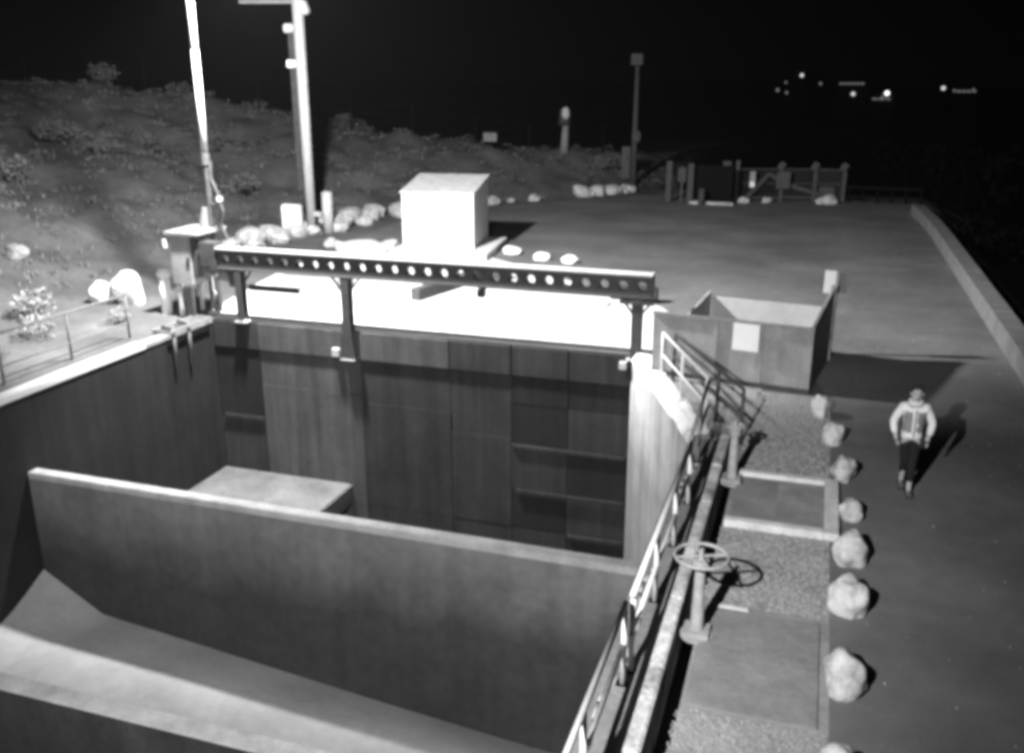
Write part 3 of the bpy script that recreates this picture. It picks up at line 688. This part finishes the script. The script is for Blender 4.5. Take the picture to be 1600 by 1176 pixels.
for a, c in (((-4.1, 54.8, .15), (-2.9, 55.2, 1.55)), ((-2.9, 55.2, 1.55), (-1.9, 55.6, .95)), ((-1.9, 55.6, .95), (.9, 55.9, .15))):
    bm = B(); bar(bm, a, c, .12, .22); obj('diagonal_brace', bm, 'gatem', t)
def plate(x, y, z, w, h, m):
    bm = B(); box(bm, x - w / 2, x + w / 2, y - .015, y + .015, z - h / 2, z + h / 2, .004); return obj('plate', bm, m, t)
plate(-3.75, 54.75, 1.25, .3, .9, 'galv_d'); plate(-2.1, 55.3, 1.2, .75, .95, 'gatem')
plate(-3.75, 54.71, 1.0, .26, .3, 'sign'); plate(-5.15, 54.2, 1.85, .45, .85, 'gatem'); plate(-7.5, 53.2, 1.55, .45, .8, 'gatem'); plate(.3, 55.9, .6, .8, .5, 'gatem')
bm = B(); box(bm, -7.55, -7.45, 53.26, 53.34, 0, 2.0, .01); obj('sign_post', bm, 'dark', t)
for x, y in ((-2.25, 55.6), (-.45, 56.1), (1.1, 55.9)):
    bm = B(); box(bm, x - .18, x + .18, y - .2, y + .2, 1.75, 2.2, .05, rot=Matrix.Rotation(.5, 3, 'Y')); obj('post_lamp', bm, 'gatem', t)
# dark sheeted side gate with white sill
t = thing('black_gate_panel', 'black sheeted gate panel above a pale sill at the far end of the road', 'gate', (-5.7, 53.2, 0))
bm = B(); box(bm, -6.75, -4.75, 53.3, 53.36, .22, 2.1, .01); obj('sheet', bm, 'black', t)
bm = B(); box(bm, -6.95, -4.55, 52.7, 52.95, 0, .16, .02); obj('sill', bm, 'coping', t)
for x in (-6.76, -5.75, -4.74):
    bm = B(); box(bm, x - .03, x + .03, 53.24, 53.295, .17, 2.12, .005); obj('stile', bm, 'black', t)
t = thing('bollard', 'stubby grey bollard in front of the black gate panel', 'bollard', (-6.25, 52.4, 0))
bm = B(); cyl(bm, (-6.25, 52.4, 0), (-6.25, 52.4, .82), .17, .17, 12); obj('post', bm, 'gatem', t, smooth=True)
bm = B(); cyl(bm, (-6.25, 52.4, .82), (-6.25, 52.4, .92), .19, .1, 12); obj('cap', bm, 'gatem', t)
# fence running on to the right of the gate
t = thing('low_fence', 'low dark rail fence continuing right of the far gate', 'fence', (3, 56.5, 0))
for k in range(6):
    bm = B(); x = 1.5 + k * .75; cyl(bm, (x, 56.3, 0), (x, 56.3, .95), .05); obj('post', bm, 'black', t)
for z in (.35, .85):
    bm = B(); bar(bm, (1.3, 56.22, z), (5.3, 56.22, z), .05, .16); obj('rail', bm, 'black', t)
for k, (x, y, s) in enumerate(((-4.1, 54.2, .35), (-2.9, 54.7, .32), (.45, 55.2, .5), (.0, 55.1, .35))):
    bm = rock_bm(s, s * .7, s * .7, 60 + k, 3, .4); bm.transform(Matrix.Translation((x, y, s * .3)))
    tag(obj('rock', bm, 'rock', loc=(x, y, 0)), ['rock at the left foot of the far gate', 'small rock under the white plate of the far gate', 'largest rock at the right foot of the far gate', 'rock beside the largest one at the right foot of the far gate'][k], 'rock')

# thin camera pole
X0, Y0 = -11.35, 58.9; zb_ = hgt(X0, Y0) - .2
t = thing('camera_pole', 'thin pole with a box at its top standing alone before the black sky', 'pole', (X0, Y0, zb_))
bm = B(); cyl(bm, (X0, Y0, zb_), (X0, Y0, 7.4), .2, .12, 12); obj('pole', bm, 'gatem', t, smooth=True)
bm = B(); box(bm, X0 - .36, X0 + .36, Y0 - .3, Y0 + .3, 7.45, 8.1, .05); obj('camera_housing', bm, 'gatem', t)
bm = B(); box(bm, X0 - .1, X0 + .42, Y0 - .45, Y0 - .2, 2.95, 3.6, .08); obj('junction_box', bm, 'gatem', t)
bm = B(); box(bm, X0 - .4, X0 - .05, Y0 - .45, Y0 - .2, 1.75, 2.2, .08); obj('junction_box', bm, 'gatem', t)
bm = B(); box(bm, X0 - .85, X0 - .3, Y0 + .3, Y0 + .4, 0.6, 2.6, .03); obj('backing_plate', bm, 'dark', t)
# mirror post on the slope
X0, Y0 = -16.3, 60.4; zb_ = hgt(X0, Y0) - .3
t = thing('lantern_post', 'short post with a pale lantern head standing on the slope against the black sky', 'lantern', (X0, Y0, zb_))
bm = B(); cyl(bm, (X0, Y0, zb_), (X0 + .1, Y0, zb_ + 2.0), .3, .2, 12); obj('post', bm, 'galv_d', t, smooth=True)
bm = B(); cyl(bm, (X0, Y0, zb_ + 1.9), (X0 + .05, Y0, zb_ + 2.9), .42, .36, 14); obj('housing', bm, 'dark', t, smooth=True)
bm = B(); bmesh.ops.create_uvsphere(bm, u_segments=16, v_segments=10, radius=.34); bm.transform(Matrix.Translation((X0 + .16, Y0 - .3, zb_ + 2.65)) @ Matrix.Diagonal((.8, .6, 1.2, 1))); obj('lens', bm, 'galv', t, smooth=True)
# wire fence on the hill crest
t = thing('hill_fence', 'faint post-and-wire fence along the dark crest of the hillside', 'fence', (-30, 54, 4))
fp = [(-53, 42), (-46, 46.5), (-40, 49.6), (-34, 52.6), (-28.5, 54.2), (-25, 55.8), (-21.5, 57.8), (-18.5, 59.8), (-14.3, 63)]
tops = []
for x, y in fp:
    z = hgt(x, y); bm = B(); cyl(bm, (x, y, z - .3), (x, y, z + 1.7), .06, .05, 8); obj('post', bm, 'black', t); tops.append(Vector((x, y, z)))
for dz in (.6, 1.1, 1.6):
    bm = B()
    for a, c in zip(tops, tops[1:]): cyl(bm, a + Vector((0, 0, dz)), c + Vector((0, 0, dz)), .012, seg=5)
    obj('wire', bm, 'black', t)
bm = B(); x, y = -20.5, 58.0; z = hgt(x, y)
box(bm, x - .45, x + .45, y - .25, y - .2, z + .55, z + 1.1, .02); obj('plate', bm, 'galv_d', t)

# ------------------------------------------------------------------ distant lights
fwd = Vector((-math.sin(YAW) * math.cos(PITCH), math.cos(YAW) * math.cos(PITCH), -math.sin(PITCH)))
rt = Vector((math.cos(YAW), math.sin(YAW), 0)); up = rt.cross(fwd)
def far_pt(px, py, d):
    r = (fwd + rt * (px - 800) / F - up * (py - 588) / F); k = d / math.hypot(r.x, r.y); return Vector((0, 0, CAM_H)) + r * k
lampn = [(1253, 118, .85, 'lamp_b', 'highest of the far lights on the left of the distant settlement'), (1228, 129, .6, 'lamp_c', 'dim far lamp just left below the highest one'),
         (1215, 141, .85, 'lamp_c', 'far lamp at the left end of the distant settlement'), (1229, 145, .7, 'lamp_c', 'dim far lamp right of the leftmost one'),
         (1282, 131, .7, 'lamp_c', 'far lamp between the highest lamp and the lit window row'), (1333, 147, .9, 'lamp_b', 'bright far lamp under the lit window row'),
         (1386, 146, 1.1, 'lamp', 'brightest far lamp of the distant settlement'), (1379, 153, .8, 'lamp_c', 'dim far lamp just below the brightest one'),
         (1474, 138, .9, 'lamp_b', 'bright far lamp at the left of the separate right-hand group'), (1491, 142, .6, 'lamp_c', 'dim far lamp second in the right-hand group'), (1521, 140, .5, 'lamp_c', 'dim far lamp last in the right-hand group')]
for px, py, s, m, lab in lampn:
    P = far_pt(px, py, 330); gz = hgt(P.x, P.y) - .5
    t = thing('street_lamp', lab, 'street lamp', (P.x, P.y, gz), 'distant lamps of the settlement')
    bm = B(); cyl(bm, (P.x, P.y, gz), (P.x, P.y, max(gz + .5, P.z - s)), .12, .1, 8); obj('pole', bm, 'far', t)
    bm = B(); bmesh.ops.create_uvsphere(bm, u_segments=12, v_segments=8, radius=s * .72); bm.transform(Matrix.Translation(P)); obj('lamp_head', bm, m, t, smooth=True)
for (a, c, y, nwin, lab) in ((1311, 1351, 131, 6, 'long distant building with a row of lit windows'), (1494, 1526, 143, 4, 'distant building with dim lit windows in the right-hand group'), (1362, 1392, 155, 3, 'small distant building under the brightest far lamp')):
    A, C_ = far_pt(a, y, 332), far_pt(c, y, 332); mid = (A + C_) / 2; gz = hgt(mid.x, mid.y) - 1; w = (C_ - A).length
    t = thing('distant_building', lab, 'building', (mid.x, mid.y, gz), rz=math.atan2(C_.y - A.y, C_.x - A.x))
    zz = mid.z - gz
    bm = B(); box(bm, -w / 2 - 1, w / 2 + 1, 0, 6, 0, zz + 1.4); wl = obj('wall', bm, 'far', t, local=True)
    bm = B(); prism(bm, [(-w / 2 - 1.3, -.3), (w / 2 + 1.3, -.3), (w / 2 + 1.3, 6.3), (-w / 2 - 1.3, 6.3)], zz + 1.401, zz + 1.8); obj('roof', bm, 'far', t, local=True)
    for k in range(nwin):
        x = -w / 2 + (k + .5) * w / nwin; ww = w / nwin * .42
        bm = B(); box(bm, x - ww, x + ww, -.05, -.002, zz - .3, zz + .3); obj('window', bm, 'lamp_c', t, local=True)

# ------------------------------------------------------------------ vegetation
def tuft_mesh(name, spots, m, kindlabel, seed, hmin, hmax, blades=7, spread=.16, wd=.03):
    rnd = random.Random(seed); V, Fc = [], []
    for x, y in spots:
        z = hgt(x, y) - .03; H_ = rnd.uniform(hmin, hmax)
        for b in range(blades):
            a = rnd.uniform(0, 2 * PI); ln = H_ * rnd.uniform(.6, 1.1); out = spread * rnd.uniform(.3, 2) * ln / .5
            bx, by = x + rnd.uniform(-spread, spread), y + rnd.uniform(-spread, spread)
            wx, wy = -math.sin(a) * wd, math.cos(a) * wd; dx, dy = math.cos(a) * out, math.sin(a) * out; o = len(V)
            V += [(bx - wx, by - wy, z), (bx + wx, by + wy, z), (bx + dx * .5 + wx * .8, by + dy * .5 + wy * .8, z + ln * .7), (bx + dx * .5 - wx * .8, by + dy * .5 - wy * .8, z + ln * .7), (bx + dx, by + dy, z + ln * .85)]
            Fc += [(o, o + 1, o + 2, o + 3), (o + 3, o + 2, o + 4)]
    me = bpy.data.meshes.new(name); me.from_pydata(V, [], Fc); me.materials.append(M[m])
    o = bpy.data.objects.new(name, me); COL.objects.link(o); return tag(o, kindlabel, 'grass', kind='stuff')
rnd = random.Random(5); sp, sp2 = [], []
while len(sp) < 5000:
    x = rnd.uniform(-52, -9.5); y = rnd.uniform(4, 66)
    dt, st, _ = polyd((x, y), TOE)
    near = (x < -17.6 and y < 31)
    if not st > 0 or x > -19.5 and y < 31: continue
    n_ = noise.noise(Vector((x * .35, y * .35, 3)))
    if n_ < -.12 + rnd.uniform(-.25, .25): continue
    if -19 < x and 21 < y < 33: continue
    sp.append((x, y))
tuft_mesh('hillside_grass', sp, 'straw', 'rough dry grass covering the hillside left of the basin', 1, .08, .30, 8, .26, .028)
def shrub_mesh(seed, n=420, R=1.0):
    rnd = random.Random(seed); bm = B()
    blobs = [(Vector((rnd.uniform(-.5, .5), rnd.uniform(-.5, .5), rnd.uniform(.25, .8))) * R, rnd.uniform(.3, .5) * R) for _ in range(7)]
    for k in range(n):
        c, r = rnd.choice(blobs); d = Vector((rnd.gauss(0, 1), rnd.gauss(0, 1), rnd.gauss(0, 1))).normalized() * r * rnd.uniform(.6, 1.05)
        p = c + d; s = rnd.uniform(.05, .11) * R; q = Euler((rnd.random() * 6, rnd.random() * 6, rnd.random() * 6)).to_matrix()
        bm.faces.new([bm.verts.new(p + q @ Vector(v)) for v in ((-s, 0, 0), (0, -s * .5, 0), (s, 0, 0), (0, s * .5, s * .3))])
    me = bpy.data.meshes.new('foliage'); bm.to_mesh(me); bm.free(); me.materials.append(M['leaf'])
    bm = B()
    for k in range(6):
        a = k * 1.05; cyl(bm, (0, 0, -.1), (math.cos(a) * .4 * R, math.sin(a) * .4 * R, .6 * R), .03, .012, 5)
    ms = bpy.data.meshes.new('stems'); bm.to_mesh(ms); bm.free(); ms.materials.append(M['leaf_d'])
    return me, ms
SM = [shrub_mesh(s) for s in (1, 2, 3, 4)]
def shrub(x, y, s, lab, grp, k, name='shrub', m=None):
    t = thing(name, lab, 'shrub', (x, y, hgt(x, y) - .05), grp, rz=k * 1.7); t.scale = (s, s, s * .85)
    for nm, me in zip(('foliage', 'stems'), SM[k % 4]):
        if m and nm == 'foliage':
            me = me.copy() if (k % 4, m) not in shr else shr[(k % 4, m)]
            me.materials.clear(); me.materials.append(M[m]); shr[(k % 4, m)] = me
        o = bpy.data.objects.new(nm, me); COL.objects.link(o); o.parent = t
shr = {}
rnd = random.Random(12); k = 0
while k < 30:
    x = rnd.uniform(-50, -12); y = rnd.uniform(14, 61); dt, st, _ = polyd((x, y), TOE)
    if st < 0 or dt < 1.2: continue
    shrub(x, y, rnd.uniform(.6, 1.5), 'low rounded shrub growing among grass on the lit hillside', 'shrubs on the hillside', k); k += 1
for k, (x, y, s, lab) in enumerate(((-18.6, 20.9, .55, 'small pale scrub bush below the white rocks by the control cabinet'), (-19.6, 19.0, .7, 'pale scrub bush behind the left railing, nearest the white rocks'),
        (-18.9, 16.6, .6, 'pale scrub bush behind the left railing near the picture edge'), (-21.4, 20.6, .9, 'wide pale scrub bush on the slope left of the white rocks'),
        (-18.7, 24.2, .6, 'small scrub bush directly behind the control cabinet'), (-23.0, 18.6, 1.0, 'pale scrub bush at the left picture edge above the railing'))):
    shrub(x, y, s, lab, 'scrub bushes by the left basin wall', k + 3, m='scrub')
for k in range(26):
    shrub(rnd.uniform(7.2, 22), 14 + k * 2.2 + rnd.uniform(-1, 1), rnd.uniform(1.2, 2.2), 'dark shrub on the black bank beyond the kerb wall', 'shrubs beyond the kerb wall', k, m='leaf_d')
for k, (x, y, s) in enumerate(((8.5, 66, 3.2), (12, 60, 4.0), (15, 52, 4.2), (18, 46, 4.5), (5.5, 72, 3.0))):
    t = thing('dark_tree', ('nearly black tree on the right bank, %s' % ('just right of the far gate', 'second beyond the kerb wall end', 'in the middle of the tree row', 'nearest the camera in the tree row', 'lowest and farthest, beside the gate fence')[k]), 'tree', (x, y, hgt(x, y)), 'dark trees on the right bank')
    bm = B(); cyl(bm, (x, y, hgt(x, y) - .2), (x + .1, y, hgt(x, y) + s * 1.1), .18, .08, 8)
    for j in range(5):
        a = j * 1.3; z0 = hgt(x, y) + s * (.5 + .12 * j); cyl(bm, (x, y, z0), (x + math.cos(a) * s * .45, y + math.sin(a) * s * .45, z0 + s * .4), .07, .02, 6)
    obj('trunk', bm, 'leaf_d', t)
    o = bpy.data.objects.new('crown', SM[k % 4][0].copy()); o.data.materials.clear(); o.data.materials.append(M['leaf_d']); COL.objects.link(o); o.parent = t; o.location = (0, 0, s * .6); o.scale = (s, s, s * 1.1)

# ------------------------------------------------------------------ person
def skin_mesh(name, verts, edges, rad, root=0, sub=2):
    me = bpy.data.meshes.new(name + '_s'); me.from_pydata(verts, edges, []); o = bpy.data.objects.new(name + '_s', me); COL.objects.link(o)
    o.modifiers.new('k', 'SKIN'); sv = me.skin_vertices[0].data
    for i, r in enumerate(rad):
        rr = r if isinstance(r, tuple) else (r, r); sv[i].radius = rr; sv[i].use_root = (i == root)
    o.modifiers.new('s', 'SUBSURF').levels = sub
    dg = bpy.context.evaluated_depsgraph_get(); ev = o.evaluated_get(dg); m2 = bpy.data.meshes.new_from_object(ev)
    bm = B(); bm.from_mesh(m2); bpy.data.objects.remove(o); bpy.data.meshes.remove(me); bpy.data.meshes.remove(m2); return bm
PL = Vector((1.80, 15.7, 0.0)); prz = math.radians(4)
# walking towards the camera (local -Y is forward), hands by the hips, elbows out
J = [(0, 0, .97), (0, .0, 1.12), (0, .01, 1.30), (0, .02, 1.46), (0, .0, 1.56), (0, -.02, 1.66), (0, -.015, 1.76),       # 0-6 pelvis..crown
     (.18, .02, 1.44), (.30, .03, 1.19), (.24, -.06, .98), (.225, -.09, .91),                                             # 7-10 arm
     (-.18, .02, 1.44), (-.30, .03, 1.19), (-.25, -.06, .98), (-.235, -.09, .91),                                         # 11-14
     (.08, 0, .90), (.05, -.07, .50), (.042, -.12, .10), (.042, -.24, .04),                                                # 15-18 front leg
     (-.08, 0, .90), (-.04, .04, .50), (-.035, .18, .14), (-.035, .08, .06)]                                                # 19-22 rear leg
E_ = [(0, 1), (1, 2), (2, 3), (3, 4), (4, 5), (5, 6), (3, 7), (7, 8), (8, 9), (9, 10), (3, 11), (11, 12), (12, 13), (13, 14), (0, 15), (15, 16), (16, 17), (17, 18), (0, 19), (19, 20), (20, 21), (21, 22)]
Rr = [(.15, .11), (.14, .10), (.17, .115), (.13, .10), .055, .095, .075, .065, .048, .034, .04, .065, .048, .034, .04, .085, .06, .042, .035, .085, .06, .042, .035]
t = thing('person', 'person walking towards the camera on the dark road in a pale jacket and black trousers', 'person', PL, rz=prz)
t.scale = (1.03, 1.03, 1.03)
bm = skin_mesh('body', J, E_, Rr)
for s in (1, -1):                                                     # fingers and thumb
    px_, py_, pz_ = s * .23, -.10, .885
    for k, ln in enumerate((.07, .08, .075, .06)):
        a = Vector((px_ + s * .004, py_ + .03 - k * .022, pz_ + .015)); b_ = a + Vector((-s * .004, -.008, -ln * .6)); c_ = b_ + Vector((-s * .018, -.004, -ln * .45))
        cyl(bm, a, b_, .010, .009, 8); cyl(bm, b_, c_, .009, .007, 8)
    a = Vector((px_ - s * .01, py_ - .035, pz_ + .03)); b_ = a + Vector((-s * .02, -.03, -.035)); cyl(bm, a, b_, .012, .010, 8); cyl(bm, b_, b_ + Vector((-s * .004, -.008, -.03)), .010, .008, 8)
# face
cyl(bm, (0, -.105, 1.685), (0, -.135, 1.655), .010, .016, 8)
for s in (1, -1):
    q = bmesh.ops.create_uvsphere(bm, u_segments=8, v_segments=6, radius=.022); bmesh.ops.translate(bm, vec=(s * .088, -.01, 1.67), verts=q['verts'])
body = obj('body', bm, 'skin', t, smooth=True, local=True)
for s in (1, -1):
    bm = B(); bmesh.ops.create_uvsphere(bm, u_segments=8, v_segments=6, radius=.013); bm.transform(Matrix.Translation((s * .032, -.098, 1.695))); obj('eye', bm, 'hair', t, smooth=True, local=True)
bm = B(); box(bm, -.03, .03, -.112, -.10, 1.61, 1.62, .003); obj('mouth', bm, 'hair', t, local=True)
bm = B(); bmesh.ops.create_uvsphere(bm, u_segments=20, v_segments=12, radius=.112)
for v in bm.verts:
    if v.co.y < -.03 and v.co.z < .03: v.co.y = -.03
    v.co.z *= .95; v.co *= 1 + .04 * noise.noise(v.co * 30)
bm.transform(Matrix.Translation((0, .01, 1.72))); obj('hair', bm, 'hair', t, smooth=True, local=True)
# jacket
JV = [(0, 0, .90), (0, 0, 1.0), (0, .0, 1.15), (0, .01, 1.32), (0, .02, 1.45), (.175, .02, 1.445), (.30, .03, 1.19), (.25, -.055, .99), (-.175, .02, 1.445), (-.30, .03, 1.19), (-.26, -.055, .99), (0, .02, 1.53)]
JE = [(0, 1), (1, 2), (2, 3), (3, 4), (4, 5), (5, 6), (6, 7), (4, 8), (8, 9), (9, 10), (4, 11)]
JR = [(.185, .135), (.175, .135), (.165, .13), (.195, .14), (.15, .12), .078, .068, .050, .078, .068, .050, (.085, .08)]
bm = skin_mesh('jacket', JV, JE, JR, 2, 3)
for v in bm.verts:                                                    # cloth folds
    p = v.co; w = math.sin(p.z * 42 + 9 * noise.noise(p * 5)) * noise.noise(p * 4 + Vector((3, 1, 2)))
    v.co += Vector((p.x, p.y, 0)).normalized() * w * .014
bm.normal_update()
pan = {1: B(), -1: B()}
for s_ in (1, -1):                                                    # darker vest panels lying on the chest
    mp = {}
    for f in bm.faces:
        c_ = f.calc_center_median()
        if c_.y < -.03 and 1.06 < c_.z < 1.40 and .045 < s_ * c_.x < .155:
            for v in f.verts:
                if v not in mp: mp[v] = pan[s_].verts.new(v.co + v.normal * .006)
            pan[s_].faces.new([mp[v] for v in f.verts])
jk = obj('jacket', bm, 'jacket', t, smooth=True, local=True)
for s_ in (1, -1): obj('vest_panel', pan[s_], 'panel', jk, smooth=True, local=True)
bm = B(); box(bm, -.006, .006, -.157, -.135, .98, 1.44, .002); obj('zip', bm, 'galv_d', jk, local=True)
bm = B(); torus(bm, (0, 0, 0), .085, .028, 20, 8); bm.transform(Matrix.Translation((0, .005, 1.545)) @ Matrix.Rotation(.25, 4, 'X')); obj('collar', bm, 'jacket', jk, smooth=True, local=True)
# trousers
TV = [(0, 0, .98), (0, 0, .90), (.078, 0, .86), (.05, -.07, .50), (.042, -.12, .20), (-.078, 0, .86), (-.04, .04, .50), (-.035, .165, .24)]
TE = [(0, 1), (1, 2), (2, 3), (3, 4), (1, 5), (5, 6), (6, 7)]
TR = [(.15, .12), (.155, .125), .10, .075, .06, .10, .075, .06]
bm = skin_mesh('trousers', TV, TE, TR, 1); obj('trousers', bm, 'trousers', t, smooth=True, local=True)
for (x, y, z, lift) in ((.042, -.18, .0, 0.0), (-.035, .13, .03, .35)):
    bm = B(); box(bm, x - .048, x + .048, y - .15, y + .12, z + .0, z + .11, .03, rot=Matrix.Rotation(lift, 3, 'X'))
    for v in bm.verts:
        if v.co.y < y - .02: v.co.z = z + (v.co.z - z) * .72
    sh = obj('shoe', bm, 'shoe', t, smooth=True, local=True)
    bm = B(); box(bm, x - .05, x + .05, y - .155, y + .125, z - .0, z + .02, .006, rot=Matrix.Rotation(lift, 3, 'X')); obj('sole', bm, 'hair', sh, local=True)
print('objects', len(S.objects))

# ------------------------------------------------------------------ thin night haze around the whole site
bm = B(); box(bm, -1850, 1850, -1550, 2550, -40, 30)
hz = obj('haze', bm, 'white'); hm = bpy.data.materials.new('haze_volume'); hm.use_nodes = True; hn = hm.node_tree; hn.nodes.clear()
ho = hn.nodes.new('ShaderNodeOutputMaterial'); hv = hn.nodes.new('ShaderNodeVolumePrincipled')
hv.inputs['Color'].default_value = (.9, .9, .9, 1); hv.inputs['Density'].default_value = HAZE
hn.links.new(hv.outputs[0], ho.inputs['Volume']); hz.data.materials.clear(); hz.data.materials.append(hm); hz['kind'] = 'stuff'
hz['label'] = 'thin haze in the night air over the whole site';
